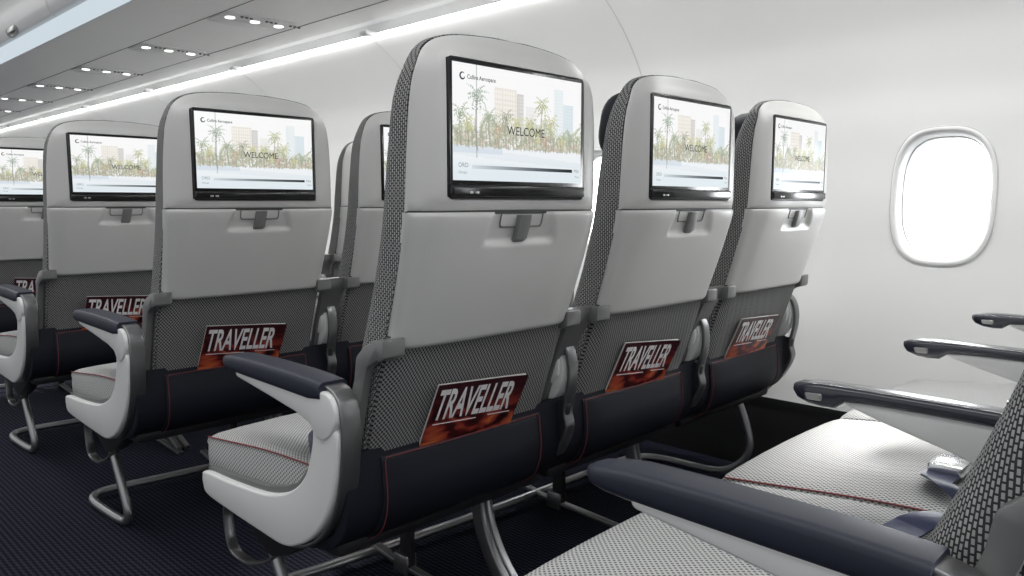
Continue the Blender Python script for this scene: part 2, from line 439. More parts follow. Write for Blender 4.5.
def build_head_shell(t):
    cx, cz = 0, .985; n = 128
    O = resample_by_angle(head_outline(), cx, cz, n)
    I = resample_by_angle([(a - .004, SZ + b) for a, b in rrect(SW + .004, SH + .004, .006)], cx, cz, n)
    def ring(base, dy, prof=True): return [(x, fy(z) * (1 if prof else 0) + wrapx(x, z) + dy, z) for x, z in base]
    rings = [ring(O, .006), ring(O, .004), ring(inset_ring(O, .0015, cx, cz), .003), ring(inset_ring(O, .005, cx, cz), .0005), ring(inset_ring(O, .016, cx, cz), 0)]
    a = inset_ring(O, .016, cx, cz)
    for k in (.35, .7, 1.0):
        mid = [(p[0]*(1-k)+q[0]*k, p[1]*(1-k)+q[1]*k) for p, q in zip(a, I)]
        rings.append([(x, (fy(z)+wrapx(x, z))*(1-k*.8)-.001*k, z) for x, z in mid])
    rings.append([(x, .014, z) for x, z in I])
    v, f = loft(rings, False, True)
    return mesh_obj('head_shell', v, f, MAT['shell'], t, sharp=50)

def build_lower_shell(t):
    nx, nz = 72, 60; z0, z1 = .645, .8560
    def hw(z): return .207 + (.217 - .207) * (z - z0) / (z1 - z0)
    def sst(e0, e1, x):
        q = min(1, max(0, (x-e0)/(e1-e0))); return q*q*(3-2*q)
    def recess(x, z):
        # stepped trough under the seam, floor slopes, lit lower lip
        w = .060 + (.857 - z) * .35
        a = sst(w + .010, w - .004, abs(x)); b = sst(.800, .815, z); return .010 * a * b
    def facet(x): return -.004 * sst(.2, .165, abs(x))
    v = []; f = []
    S = [i/nx*2-1 for i in range(nx+1)]; S = [math.copysign(abs(s)**.9, s) for s in S]
    for j in range(nz+1):
        z = z0 + (z1-z0)*j/nz
        for s in S:
            x = s*hw(z); e = min(hw(z)-abs(x), z-z0, z1-z); rd = .003*(1-sst(0, .005, e)) if e < .005 else 0
            zz = z
            v.append((x, fy(zz)+wrapx(x, zz)+facet(x)+recess(x, zz)+rd - .003, zz))
    w = nx+1
    for j in range(nz):
        for i in range(nx): f.append([j*w+i, j*w+i+1, (j+1)*w+i+1, (j+1)*w+i])
    # rim back to the cushion
    b = list(range(w)) + [j*w+nx for j in range(1, nz+1)] + [nz*w+i for i in range(nx-1, -1, -1)] + [j*w for j in range(nz-1, 0, -1)]
    n0 = len(v)
    for i in b: v.append((v[i][0], v[i][1]+.012, v[i][2]))
    for k in range(len(b)): f.append([b[k], b[(k+1) % len(b)], n0+(k+1) % len(b), n0+k])
    return mesh_obj('back_shell', v, f, MAT['shell'], t, sharp=50)

def build_seam(t):
    v, f = loft([[(x, fy(z)+wrapx(x, z)+.003+d, z) for x in [-.2185+.437*i/24 for i in range(25)] for z, d in ((.8568, 0),)] , [(x, fy(.857)+wrapx(x, .857)+.016, .8568) for x in [-.2185+.437*i/24 for i in range(25)]]], False, False, closed=False)
    v2 = [(x, y-.0, z+.0024) for x, y, z in v]
    mb = MB(); n = 25
    P = [-.2150+.4300*i/24 for i in range(25)]
    mb.add(*loft([[(x, fy(.857)+wrapx(x, .857)+.0025, .853), (x, fy(.857)+wrapx(x, .857)+.0025, .862), (x, fy(.857)+wrapx(x, .857)+.010, .862), (x, fy(.857)+wrapx(x, .857)+.010, .853)] for x in P]))
    mb.build('shell_seam', MAT['gap'], t, smooth=False)

def build_back_cushion(t):
    # outline of whole backrest
    pts = [(-.213, .43), (-.213, .55), (-.214, .70), (-.215, .86), (-.213, .95), (-.210, 1.025), (-.200, 1.069), (-.178, 1.102), (-.135, 1.120), (-.05, 1.128), (0, 1.128)]
    pts += [(-x, z) for x, z in pts[-2::-1]]
    c = catmull([(p[0], p[1], 0) for p in pts], 6); O = [(p.x, p.y) for p in c]
    O += [(.212 - .424*(i+1)/11, .43) for i in range(10)]
    cz = .77
    def ring(d, k):
        out = []
        for x, z in O:
            l = math.hypot(x, (z-cz)*.5) or 1
            xx = x - d*(1 if abs(x) > .15 else abs(x)/.15)*math.copysign(1, x); zz = z - d*(1 if z > 1.03 else 0) + (d if z < .5 else 0)
            y = (fy(min(zz, 1.11)) + wrapx(xx, zz) + .008)*(1-k) + max(gy(zz), fy(min(zz, 1.11))+wrapx(xx, zz)+.03)*k
            out.append((xx, y, zz))
        return out
    R = [ring(0, 0), ring(0, .3), ring(0, .62), ring(.004, .82), ring(.012, .95), ring(.026, 1.02), ring(.05, 1.05)]
    last = R[-1]
    for s in (.75, .5, .25, .03):
        R.append([(x*s, gy(z) + (.05*(gy(z)-fy(min(z, 1.1))-.02)) - .006*(1-s), z) for x, y, z in last])
    v, f = loft(R, True, False)
    o = mesh_obj('backrest_cushion', v, f, MAT['fabric'], t, sharp=60)
    return o

def build_headrest(t):
    R = []
    for d, k in ((0, 0), (0, .35), (.004, .6), (.014, .8), (.035, .88)):
        R.append([(x*(1-d*3), gy(SZ + z) - .004 + .05*k + .02*abs(x)**2, SZ + .052 + z*(1-d*3)) for x, z in rrect(.335, .130, .05, 6)])
    v, f = loft(R); return mesh_obj('headrest', v, f, MAT['navy'], t, sharp=60)

def build_monitor(t):
    R = [[(x-.004, .012, SZ+z) for x, z in rrect(SW, SH, .005)], [(x-.004, -.0005, SZ+z) for x, z in rrect(SW, SH, .005)], [(x-.004, -.0015, SZ+z) for x, z in rrect(SW-.003, SH-.003, .005)]]
    v, f = loft(R); m = mesh_obj('monitor', v, f, MAT['bezel'], t, sharp=30)
    w, h = SW-.016, .172; cz = SZ + .0105
    screen_mesh(w, h, -.0020, cz, m)
    def X(u, v_):  # picture coordinates
        return (-.004 - w/2 + u*w, cz + h/2 - v_*h)
    def place(u, v_):
        x0, z0 = X(u, v_); return lambda x, y, z: Vector((x0+x, -.0024 - z, z0+y))
    text_mesh('welcome_text', 'WELCOME', .0195, MAT['ink'], place(.385, .575), m, sx=.93, bold=0)
    text_mesh('logo_text', 'Collins Aerospace', .0088, MAT['ink'], place(.098, .128), m, bold=.00012, sx=.92)
    text_mesh('airport_code', 'ORD', .0095, MAT['inkgrey'], place(.035, .885), m)
    text_mesh('airport_name', 'Chicago', .0055, MAT['inkgrey'], place(.035, .94), m)
    text_mesh('airport_code', 'MIA', .0085, MAT['inkgrey'], place(.935, .895), m)
    text_mesh('airport_name', 'Miami', .0050, MAT['inkgrey'], place(.945, .945), m)
    # logo mark: open ring with a leaf
    x0, z0 = X(.066, .11); mb = MB()
    ro, ri = .0058, .0040; nn = 20; vv = []; ff = []
    for i in range(nn+1):
        a = .9 + 5.2*i/nn; k = .35+.65*math.sin(PI*i/nn)
        vv += [(x0+ro*math.cos(a), -.0024, z0+ro*math.sin(a)), (x0+(ro-(ro-ri)*k*1.6)*math.cos(a), -.0024, z0+(ro-(ro-ri)*k*1.6)*math.sin(a))]
    for i in range(nn): ff.append([2*i, 2*i+1, 2*i+3, 2*i+2])
    mb.add(vv, ff); mb.build('logo_mark', MAT['ink'], m, smooth=False)
    # lower tray bar
    mb = MB(); mb.add(*box((-.005, -.003, SZ-SH/2+.0115), (SW-.004, .012, .018), .004)); mb.build('monitor_tray', MAT['bezel'], t, sharp=30)
    for dx in (-.118, -.106):
        mb = MB(); mb.add(*box((dx-.004, -.0093, SZ-SH/2+.009), (.0075, .002, .004), .0008)); mb.build('socket', MAT['silver'], t)
    return m

def build_latch(t):
    y = .0035
    p = [(-.049, y-.004, .853), (-.049, y, .838), (-.046, y+.001, .8335), (-.040, y+.002, .832), (.040, y+.002, .832), (.046, y+.001, .8335), (.049, y, .838), (.049, y-.004, .853)]
    v, f = tube(p, .0014, 6, 3); mesh_obj('coat_hook', v, f, MAT['wire'], t)
    a = [(.851, -.006), (.851, .004), (.832, .007), (.81, .013), (.807, .010), (.812, .002), (.83, -.003)]
    v, f = ext_x([(q[1]-.001, q[0]) for q in a], -.013, .013, .0012); 
    v = [(x + (z-.83)*.12, yy, z) for x, yy, z in v]
    mesh_obj('table_latch', v, f, MAT['bracket'], t, sharp=30)

def build_pocket_fabric(t):
    nx, nz = 16, 14; z0, z1 = .455, .668; v = []; f = []
    for s in (0, 1):
        for j in range(nz+1):
            z = z0+(z1-z0)*j/nz
            for i in range(nx+1):
                x = -.208+.416*i/nx; e = min(abs(x+.208), abs(x-.208)); r = .010*(1-min(1, e/.014))**2
                v.append((x, fy(z)+.012 + r + s*.022, z))
    w = nx+1; m = w*(nz+1)
    for j in range(nz):
        for i in range(nx):
            a = j*w+i; f.append([a, a+1, a+w+1, a+w]); f.append([m+a, m+a+w, m+a+w+1, m+a+1])
    b = list(range(w)) + [j*w+nx for j in range(1, nz+1)] + [nz*w+i for i in range(nx-1, -1, -1)] + [j*w for j in range(nz-1, 0, -1)]
    for k in range(len(b)): a, c = b[k], b[(k+1) % len(b)]; f.append([a, c, c+m, a+m])
    return mesh_obj('pocket_back_panel', v, f, MAT['pocketfab'], t, sharp=60)

LP = [(.139, .474), (.136, .44), (.134, .40), (.139, .362), (.158, .328), (.200, .302), (.28, .288), (.38, .286)]
def profile(lst, k=6): return [(p.x, p.y) for p in catmull([(a, b, 0) for a, b in lst], k)]
def build_lower_cover(t):
    p = profile(LP); v = []; f = []
    xs = [-.26, -.258] + [-.25+.5*i/8 for i in range(9)] + [.258, .26]
    q = [(p[i], p[min(i+1, len(p)-1)], p[max(i-1, 0)]) for i in range(len(p))]
    inner = []
    for c, a, b in q:
        d = Vector((a[0]-b[0], a[1]-b[1])).normalized(); inner.append((c[0]+ -d.y*.014*-1*-1, c[1]+d.x*.014)) if False else inner.append((c[0] - d.y*.016, c[1] + d.x*.016))
    loop = p + inner[::-1]
    rings = [[(x, y + (.004 if abs(x) > .259 else 0), z) for y, z in loop] for x in xs]
    v, f = loft(rings, False, False)
    n = len(p); m = len(loop)
    for r in (0, len(xs)-1):
        for i in range(n-1): f.append([r*m+i, r*m+i+1, r*m+m-2-i, r*m+m-1-i])
    o = mesh_obj('lower_cover', v, f, MAT['navy'], t, sharp=60)
    # literature pocket panel, bulging
    pp = profile([(.135, .457), (.132, .425), (.130, .395), (.135, .36), (.153, .327), (.192, .302)], 4)
    xs = [-.192, -.186, -.13, -.065, 0, .065, .13, .186, .192]; nn = len(pp)
    rings = []
    for x in xs:
        e = 0 if abs(x) > .19 else 1; bul = .010*(1-(abs(x)/.194)**4)
        out = [(x, y-.001*e-bul*math.sin(PI*min(1, (i+2)/nn)), z-.0015*e) for i, (y, z) in enumerate(pp)]
        back = [(x, y+.008, z+.004) for y, z in pp[::-1]]
        rings.append(out+back)
    v, f = loft(rings); pk = mesh_obj('literature_pocket', v, f, MAT['navy'], t, sharp=60)
    path = [(-.187, pp[-1-i][0]-.004, pp[-1-i][1]-.003) for i in range(nn)]
    pt = [Vector(a) for a in path[:-1]] + [Vector((-.184, .1335, .4565)), Vector((-.065, .1255, .458)), Vector((.065, .1255, .458)), Vector((.184, .1335, .4565))] + [Vector((.187, a[1], a[2])) for a in path[::-1][1:]]
    v, f = sweep(pt, circ(.0011, 6)); mesh_obj('red_piping', v, f, MAT['redside'], pk)
    return o

def build_brackets(t, sides=((-1, 1), (1, 1))):
    # grey metal hinge brackets: a hook under the panel corner, a plate on the side of the backrest
    for s, inner in sides:
        mb = MB(); y = fy(.65) + .006
        X0, X1 = sorted((s*.192, s*.234))
        v, f = ext_x(round_poly([(y-.006, .666), (y-.0045, .636), (y+.008, .630), (y+.03, .636), (y+.03, .660)], .004, 2), X0, X1, .003); mb.add(v, f)
        X0, X1 = sorted((s*.2175, s*.234))
        if not inner:
            v, f = ext_x(round_poly([(.078, .662), (.115, .652), (.140, .630), (.146, .594), (.162, .552), (.177, .504), (.186, .43), (.160, .43), (.154, .468), (.124, .578), (.111, .617), (.080, .634)], .006, 3), X0, X1, .003); mb.add(v, f)
        mb.build('hinge_bracket', MAT['bracket'], t, sharp=35)

def build_arm_bracket(xc, t):
    # broad metal plate bridging two seats behind the armrest pivot
    P = catmull([(0, .084, .664), (0, .090, .640), (0, .108, .605), (0, .135, .54), (0, .158, .47), (0, .172, .42)], 4)
    n = len(P); R = []
    for i, p in enumerate(P):
        w = interp(i/(n-1), (0, .15, .3, .5, 1), (.048, .046, .036, .032, .030)); r = .003
        R.append([(xc-w, p.y+.003, p.z), (xc-w+r, p.y, p.z), (xc+w-r, p.y, p.z), (xc+w, p.y+.003, p.z), (xc+w, p.y+.014, p.z+.002), (xc-w, p.y+.014, p.z+.002)])
    v, f = loft(R); mesh_obj('arm_bracket', v, f, MAT['bracket'], t, sharp=35)

def build_cushion(t, piping=True):
    # stuffed seat cushion: section swept along y
    R = []
    ys = [.170, .18, .21, .30, .42, .54, .60, .632, .648, .654]
    def tz(y): return interp(y, (.17, .25, .40, .55, .654), (.437, .436, .428, .412, .400))
    for y in ys:
        e = {.170: .03, .18: .012, .648: .006, .654: .016}.get(y, 0)
        top, bot = tz(y)-e*.8, .322+e*.6
        w = .253 - e*.5; sec = []
        half = [(0, top+.008), (.10, top+.007), (.19, top+.004), (.235, top+.001), (.25, top-.004), (w, top-.016), (w+.001, (top+bot)/2), (w, bot+.014), (w-.012, bot), (0, bot)]
        sec = [(x, y, z) for x, z in half] + [(-x, y, z) for x, z in half[-2:0:-1]]
        R.append(sec)
    v, f = loft(R); o = mesh_obj('seat_cushion', v, f, MAT['cushfab'], t, sharp=50)
    for s in ((-1,) if piping else ()):
        path = [(s*.252, y, tz(y)-.0045) for y in (.24, .32, .42, .54, .62, .643)]
        v, f = tube(path, .0015, 6, 4); mesh_obj('red_piping', v, f, MAT['red'], o)
    mb = MB(); mb.add(*box((0, .40, .303), (.50, .44, .034), .012)); mb.build('seat_pan', MAT['dark'], t)
    return o

def strap(mb, path, w, side, th=.0015):
    rings = []; P = catmull(path, 5); S = Vector(side).normalized()
    for i, p in enumerate(P):
        t_ = (P[min(i+1, len(P)-1)]-P[max(i-1, 0)]).normalized(); n = t_.cross(S).normalized()
        rings.append([p+S*w/2+n*th, p-S*w/2+n*th, p-S*w/2-n*th, p+S*w/2-n*th])
    mb.add(*loft(rings))

def build_belts(t):
    mb = MB(); strap(mb, [(-.262, .215, .385), (-.25, .235, .415), (-.236, .265, .442), (-.218, .30, .458), (-.192, .325, .458), (-.165, .335, .451), (-.13, .335, .4495), (-.10, .332, .4495)], .050, (.30, 1, 0)); b = mb.build('seat_belt', MAT['belt'], t, sharp=40)
    mb = MB(); mb.add(*box((-.105, .332, .457), (.062, .052, .018), .006)); mb.build('buckle', MAT['buckle'], b, sharp=30)
    mb = MB(); strap(mb, [(.25, .205, .405), (.228, .230, .440), (.19, .262, .462), (.145, .29, .464), (.10, .31, .452), (.05, .322, .4475), (-.02, .328, .4470), (-.085, .332, .4470)], .050, (-.30, 1, 0)); b = mb.build('seat_belt', MAT['belt'], t, sharp=40)

def band(xc, w, mat, t, name='arm_frame', big=False):
    """metal band hugging the rear of the arm and the seat's lower side"""
    path = [(xc, .172, .583), (xc, .150, .577), (xc, .133, .560), (xc, .126, .53), (xc, .127, .48), (xc, .138, .42), (xc, .160, .37), (xc, .198, .327), (xc, .245, .298), (xc, .30, .284)]
    if big: path = [(xc, .205, .606), (xc, .178, .609), (xc, .148, .603), (xc, .124, .584), (xc, .112, .552), (xc, .112, .51), (xc, .124, .45)] + [(xc, y-.020, z-.006) for _, y, z in path[5:]]
    sec = rrect(w, .009 if big else .007, .003, 3)
    v, f = sweep(catmull(path, 5), sec, ref=None) if False else sweep(catmull(path, 5), [(b, a) for a, b in sec], ref=(1, 0, 0))
    return mesh_obj(name, v, f, mat, t, sharp=40)

def arm_pad(xc, w, aisle, t):
    """upholstered arm pad with shaped nose"""
    R = []
    st = [(.523, .0, .580, .008), (.520, .45, .583, .014), (.510, .75, .587, .022), (.49, .93, .591, .028), (.46, 1, .594, .032), (.42, 1, .595, .034), (.36, 1, .596, .036), (.26, 1, .5955, .037), (.205, 1, .5935, .036), (.17, .97, .591, .030)]
    if not aisle:
        st = [(.521, .15, .585, .006), (.518, .5, .588, .013), (.510, .8, .591, .024), (.492, .95, .594, .033), (.47, 1, .5955, .0365), (.450, 1, .596, .036), (.434, 1, .596, .0235), (.40, 1, .596, .021), (.33, 1, .596, .021), (.26, 1, .596, .022), (.17, .97, .594, .022)]
    for y, k, top, h in st:
        k = max(k, .12); hw = w/2*k; r = min(.010, hw*.8, h*.4)
        sec = []
        for a, b in rrect(2*hw, h, r, 3): sec.append((xc+a, y, top-h/2+b))
        R.append(sec)
    v, f = loft(R); o = mesh_obj('arm_pad', v, f, MAT['navymatte' if aisle else 'navypad'], t, sharp=50)
    if not aisle:
        for s in (-1, 1):
            mb = MB(); q = [(xc+s*(w/2), .482+a, .5755+b) for a, b in round_poly([(-.014, -.006), (.010, -.0065), (.014, .004), (-.014, .0055)], .004, 3)]
            q2 = [(x+s*.0025, y, z) for x, y, z in q]; q2 = [(x, (y-.482)*.8+.482, (z-.5755)*.8+.5755) for x, y, z in q2]
            mb.add(*loft([q, q2])); mb.build('recline_button', MAT['silver'], o)
    return o

def build_slim_arm(xc, t):
    arm_pad(xc, .046, False, t)
    poly = [(.440, .573), (.40, .576), (.21, .5785), (.195, .596), (.16, .598), (.130, .58), (.118, .545), (.124, .505), (.140, .475), (.165, .465), (.195, .475), (.22, .505), (.30, .530), (.38, .551), (.43, .566)]
    v, f = ext_x(round_poly(poly, .012, 3), xc-.017, xc+.017, .004); mesh_obj('arm_body', v, f, MAT['cream'], t, sharp=40)
    # round pivot cap on both faces
    for s in (-1, 1):
        R = []
        for r, d in ((.030, 0), (.030, .004), (.027, .007), (.015, .008)): R.append([(xc+s*(.017+d), .160+r*math.cos(a*2*PI/28)*1.15, .545+r*math.sin(a*2*PI/28)*1.4) for a in range(28)])
        v, f = loft(R); mesh_obj('pivot_cap', v, f, MAT['cream'], t, sharp=50)
    band(xc+.004, .027, MAT['metal'], t, big=True)
    # side web that closes the gap between neighbouring seats under the arm
    poly = [(.115, .47), (.125, .40), (.15, .34), (.20, .30), (.30, .29), (.62, .29), (.63, .33), (.50, .345), (.30, .36), (.24, .40), (.21, .47)]
    v, f = ext_x(round_poly(poly, .01, 3), xc-.008, xc+.008, .003); mesh_obj('side_web', v, f, MAT['dark'], t, sharp=40)

def build_aisle_arm(t):
    xc = -.254
    arm_pad(xc-.002, .056, True, t)
    # slender white underside running into the pivot cover
    poly = [(.455, .568), (.451, .557), (.333, .542), (.245, .530), (.205, .520), (.196, .510), (.184, .499), (.165, .498), (.144, .511), (.131, .531), (.130, .556), (.142, .573), (.162, .5785), (.188, .574), (.207, .572), (.264, .572), (.36, .572)]
    v, f = ext_x(round_poly(poly, .008, 4), xc-.027, xc+.020, .004, 3); mesh_obj('arm_body', v, f, MAT['cream'], t, sharp=40)
    # white end shroud sweeping down and forward under the cushion
    poly = [(.197, .525), (.203, .488), (.219, .443), (.236, .418), (.262, .396), (.305, .375), (.375, .357), (.502, .345), (.608, .339), (.622, .328), (.621, .312), (.604, .293), (.52, .286), (.38, .281), (.308, .281), (.258, .297), (.211, .326), (.172, .367), (.147, .414), (.133, .471), (.132, .515), (.160, .520)]
    v, f = ext_x(smooth_poly(poly, 4), xc-.024, xc+.008, .005, 3); mesh_obj('end_shroud', v, f, MAT['cream'], t, sharp=40)
    # dark liner between shroud and cushion
    poly = [(.242, .43), (.270, .402), (.31, .384), (.38, .366), (.50, .354), (.615, .345), (.625, .32), (.40, .30), (.23, .34)]
    v, f = ext_x(poly, xc-.012, xc+.022, .002); mesh_obj('shroud_liner', v, f, MAT['wire'], t, sharp=40)
    band(xc-.001, .036, MAT['metal'], t)
    # under-seat strap frame and dark belly
    p = [(xc+.035, .60, .30), (xc+.035, .636, .245), (xc+.035, .636, .20), (xc+.035, .627, .168), (xc+.035, .605, .151), (xc+.035, .56, .149), (xc+.035, .519, .158), (xc+.035, .444, .195), (xc+.035, .38, .27)]
    v, f = sweep(catmull(p, 4), [(b, a) for a, b in rrect(.022, .006, .002, 2)], ref=(1, 0, 0)); mesh_obj('footrest_strap', v, f, MAT['metal'], t, sharp=40)
    poly = [(.58, .29), (.48, .232), (.42, .210), (.37, .228), (.27, .285), (.25, .31)]
    v, f = ext_x(round_poly(poly, .012, 3), xc+.012, xc+.05, .004); mesh_obj('belly_cover', v, f, MAT['dark'], t, sharp=40)

def build_seat(variant, loc):
    t = empty('airline_seat', loc)
    build_back_cushion(t); build_head_shell(t); build_seam(t); build_lower_shell(t); build_headrest(t)
    build_monitor(t); build_latch(t); build_pocket_fabric(t); build_lower_cover(t); build_brackets(t); build_cushion(t); build_belts(t)
    if variant == 'aisle': build_aisle_arm(t)
    else: build_slim_arm(-.26, t); build_arm_bracket(-.26, t)
    if variant == 'window': build_slim_arm(.26, t)
    return t

# prototypes share meshes: build the middle seat once, copy, and swap the arms
def children_named(o, names): return [c for c in o.children if c.name.split('.')[0] in names]
ROWS = range(0, 8)
def row_loc(r, s): return (CX[s], Y0 + (r-1)*PITCH, 0)

ROWN = {0: 'in the foreground row', 1: 'of the nearest full row', 2: 'of the second row ahead', 3: 'of the third row ahead', 4: 'of the fourth row ahead', 5: 'of the fifth row ahead', 6: 'of the sixth row ahead', 7: 'of the seventh row ahead'}
SLAB = {
 (1, 0): 'grey aisle seat with the largest screen, in the middle of the photo',
 (1, 1): 'grey middle seat just right of the seat with the largest screen',
 (1, 2): 'grey window seat beside the cabin wall, rightmost of the seat backs with a screen',
 (2, 0): 'grey aisle seat with a fully visible screen, left of the largest seat back',
 (2, 1): 'grey seat half hidden behind the largest seat back, only its left edge showing',
 (3, 0): 'grey aisle seat second from the left edge, its screen partly covered on the right',
 (4, 0): 'grey aisle seat cut off by the left edge of the photo',
 (3, 1): 'sliver of grey seat back just left of the half hidden seat in the centre',
 (4, 1): 'thinnest sliver of grey seat back in the gap left of the centre background seats',
 (0, 0): 'foreground seat whose coarse woven backrest fills the lower right corner',
 (0, 1): 'foreground middle seat with pale sunlit cushion and a shiny belt buckle',
 (0, 2): 'foreground window seat, pale cushion seen past the two right hand armrests',
}
KEEP = {(0, 0), (0, 1), (0, 2), (1, 0), (1, 1), (1, 2), (2, 0), (2, 1), (3, 0), (3, 1), (4, 0), (4, 1), (5, 1), (2, 2), (3, 2)}
KEEP = {k for k in KEEP}

proto = {'middle': build_seat('middle', row_loc(1, 1))}
def variant_copy(variant, loc):
    c = copy_tree(proto['middle']); c.location = loc
    for ch in children_named(c, {'arm_pad', 'arm_body', 'pivot_cap', 'arm_frame', 'side_web', 'arm_bracket'} | {'hinge_bracket'}):
        for g in list(ch.children): bpy.data.objects.remove(g)
        bpy.data.objects.remove(ch)
    if variant == 'aisle': build_aisle_arm(c); build_brackets(c, ((-1, 0), (1, 1)))
    else: build_slim_arm(-.26, c); build_arm_bracket(-.26, c); build_slim_arm(.26, c); build_brackets(c, ((-1, 1), (1, 0)))
    return c
proto['aisle'] = variant_copy('aisle', row_loc(1, 0)); proto['window'] = variant_copy('window', row_loc(1, 2))
for c_ in list(proto['window'].children):
    if c_.name.startswith('seat_cushion'):
        for g in list(c_.children): bpy.data.objects.remove(g)
VAR = ('aisle', 'middle', 'window')
seats = {}
for r in ROWS:
    for s in range(3):
        if (r, s) not in KEEP: continue
        o = proto[VAR[s]] if r == 1 else copy_tree(proto[VAR[s]])
        o.location = row_loc(r, s); seats[(r, s)] = o
        lab = SLAB.get((r, s)) or 'grey %s seat %s, almost hidden behind nearer seats' % (VAR[s], ROWN[r])
        tag(o, lab, 'airplane seat', 'airline seats in rows of three')

# ------------------------------------------------------------------ seat legs and baggage bar, one frame per row
def build_base(loc):
    t = empty('seat_leg_frame', loc)
    o = Vector((0, 0, 0))
    r = .0115
    # baggage bar with both end loops
    p = [(.700, .50, .27), (.700, .47, .225), (.702, .43, .15), (.705, .400, .085), (.707, .388, .045), (.707, .400, .020), (.703, .44, .012), (.696, .54, .013), (.694, .61, .015), (.702, .650, .018), (.73, .668, .021), (.79, .662, .024), (.95, .635, .028),
         (1.4, .60, .030), (2.02, .585, .030), (2.09, .57, .026), (2.13, .54, .022), (2.15, .48, .020), (2.152, .36, .022), (2.152, .29, .035), (2.152, .235, .075), (2.152, .21, .13), (2.152, .225, .20), (2.152, .265, .29)]
    v, f = tube(p, r, 12, 5); mesh_obj('baggage_bar', v, f, MAT['chrome'], t)
    for x in (1.06, 1.60):
        # curved pair of rear legs
        for dx, off, w in ((0, 0, .034), (.034, .012, .018)):
            q = [(x+dx, .262+off, .315), (x+dx, .262+off, .25), (x+dx, .245+off, .185), (x+dx, .20+off, .115), (x+dx, .12+off, .045), (x+dx, .04+off, .012)]
            v, f = sweep(catmull(q, 5), [(b, a) for a, b in rrect(.018, w, .005, 3)], ref=(1, 0, 0)); mesh_obj('rear_leg', v, f, MAT['metal' if dx == 0 else 'chrome'], t, sharp=40)
        mb = MB(); mb.add(*box((x, .505, .16), (.022, .034, .30), .005)); mb.build('front_leg', MAT['dark'], t)
        mb = MB(); mb.add(*sweep([(x, .72, .055), (x, .56, .030), (x, .02, .006)], rrect(.020, .012, .003, 2)));  mb.build('floor_track_bar', MAT['metal'], t, sharp=40)
        mb = MB(); mb.add(*box((x, .515, .035), (.034, .05, .05), .006)); mb.build('floor_fitting', MAT['metal'], t)
        v, f = tube([(x+.002, .50, .13), (x+.002, .30, .24)], .007, 8, 2); mesh_obj('brace', v, f, MAT['dark'], t)
    for z, y in ((.305, .33), (.305, .52)):
        v, f = tube([(.70, y, z), (1.4, y, z), (2.16, y, z)], .020, 12, 2); mesh_obj('cross_tube', v, f, MAT['dark'], t)
    mb = MB(); mb.add(*box((1.165, .34, .262), (.085, .08, .085), .008)); mb.add(*box((1.19, .297, .285), (.036, .02, .03), .004)); mb.build('electronics_box', MAT['dark'], t)
    return t
base = None
for r in (0, 1, 2, 3, 4):
    loc = (0, Y0 + (r-1)*PITCH, 0)
    b = build_base(loc) if base is None else copy_tree(base)
    base = base or b
    b.location = loc
    BL = {0: 'metal legs hidden below the pale cushions of the foreground row', 1: 'grey curved metal legs and bar under the row with the largest screen', 2: 'metal legs and floor bar with the fully visible loop on the carpet', 3: 'metal legs and looped bar near the left edge of the photo', 4: 'farthest metal legs and bar, under the seat cut by the left edge'}
    tag(b, BL[r], 'seat legs', 'metal leg frames under the seat rows')

# ------------------------------------------------------------------ magazines
def build_magazine(loc):
    t = empty('magazine', loc)
    W, H = .212, .265; lean = math.atan2(.030, .11)
    def X(x, y, z): return Vector((x, y, z))
    v, f = box((0, .004, .0325), (W, .0045, .155), .0008, 1); mesh_obj('pages', v, f, MAT['paper'], t, smooth=False)
    n = 12; vv = []; ff = []
    for i in range(n+1):
        x = -W/2-.001+(W+.002)*i/n
        for z in (-.045, -.02, .02, .06, H-.1545):
            vv.append((x, .0008 - .0035*math.sin(PI*i/n)*0 - .004*max(0, (i/n-.75))*4*max(0, (z-.02))*8, z))
    for i in range(n):
        for j in range(4): ff.append([i*5+j, i*5+j+1, (i+1)*5+j+1, (i+1)*5+j])
    m = len(vv); vv += [(a, b-.0012, c) for a, b, c in vv]; ff += [[q+m for q in g][::-1] for g in ff[:]]
    c = mesh_obj('cover', vv, ff, MAT['cover'], t, smooth=False)
    def place(x0, z0): return lambda x, y, z: Vector((x0+x, -.0022 - z - .004*max(0, ((x0+x+W/2)/W-.75))*4*max(0, (z0+y-.02))*8, z0+y))
    tt = text_mesh('title', 'TRAVELLER', .084, MAT['title'], place(-.101, .043), c, bold=.0016, sx=.425, shear=.05, ext=.0002, spacing=1.0)
    mb = MB(); mb.add(*box((-.045, -.0014, .032), (.10, .0008, .0013), 0)); mb.add(*box((.062, -.0014, .034), (.055, .0008, .0013), 0)); mb.build('rule_line', MAT['title'], c, smooth=False)
    return t
mag = None
ML = {(1, 0): 'TRAVELLER magazine with red cover in the pocket of the largest seat back', (1, 1): 'TRAVELLER magazine in the pocket of the middle seat, right of the largest seat back',
      (1, 2): 'TRAVELLER magazine in the window seat pocket beside the wall, the rightmost magazine', (2, 0): 'TRAVELLER magazine in the pocket behind the navy tip of the nearest aisle armrest',
      (3, 0): 'TRAVELLER magazine partly hidden by the white armrest of the seat behind, second from the left', (4, 0): 'TRAVELLER magazine cut short at the left edge of the photo'}
MROT = {(1, 0): .0, (1, 1): .02, (1, 2): -.02, (2, 0): .01, (3, 0): 0., (4, 0): .01}
for (r, s), o in seats.items():
    if (r, s) not in ML: continue
    m_ = build_magazine((0, 0, 0)) if mag is None else copy_tree(mag)
    mag = mag or m_
    b = row_loc(r, s); m_.location = (b[0]-.004, b[1]+.132, .460)
    m_.rotation_euler = (math.radians(22), math.radians(4)+MROT[(r, s)], 0)
    tag(m_, ML[(r, s)], 'magazine', 'magazines in the seat back pockets')

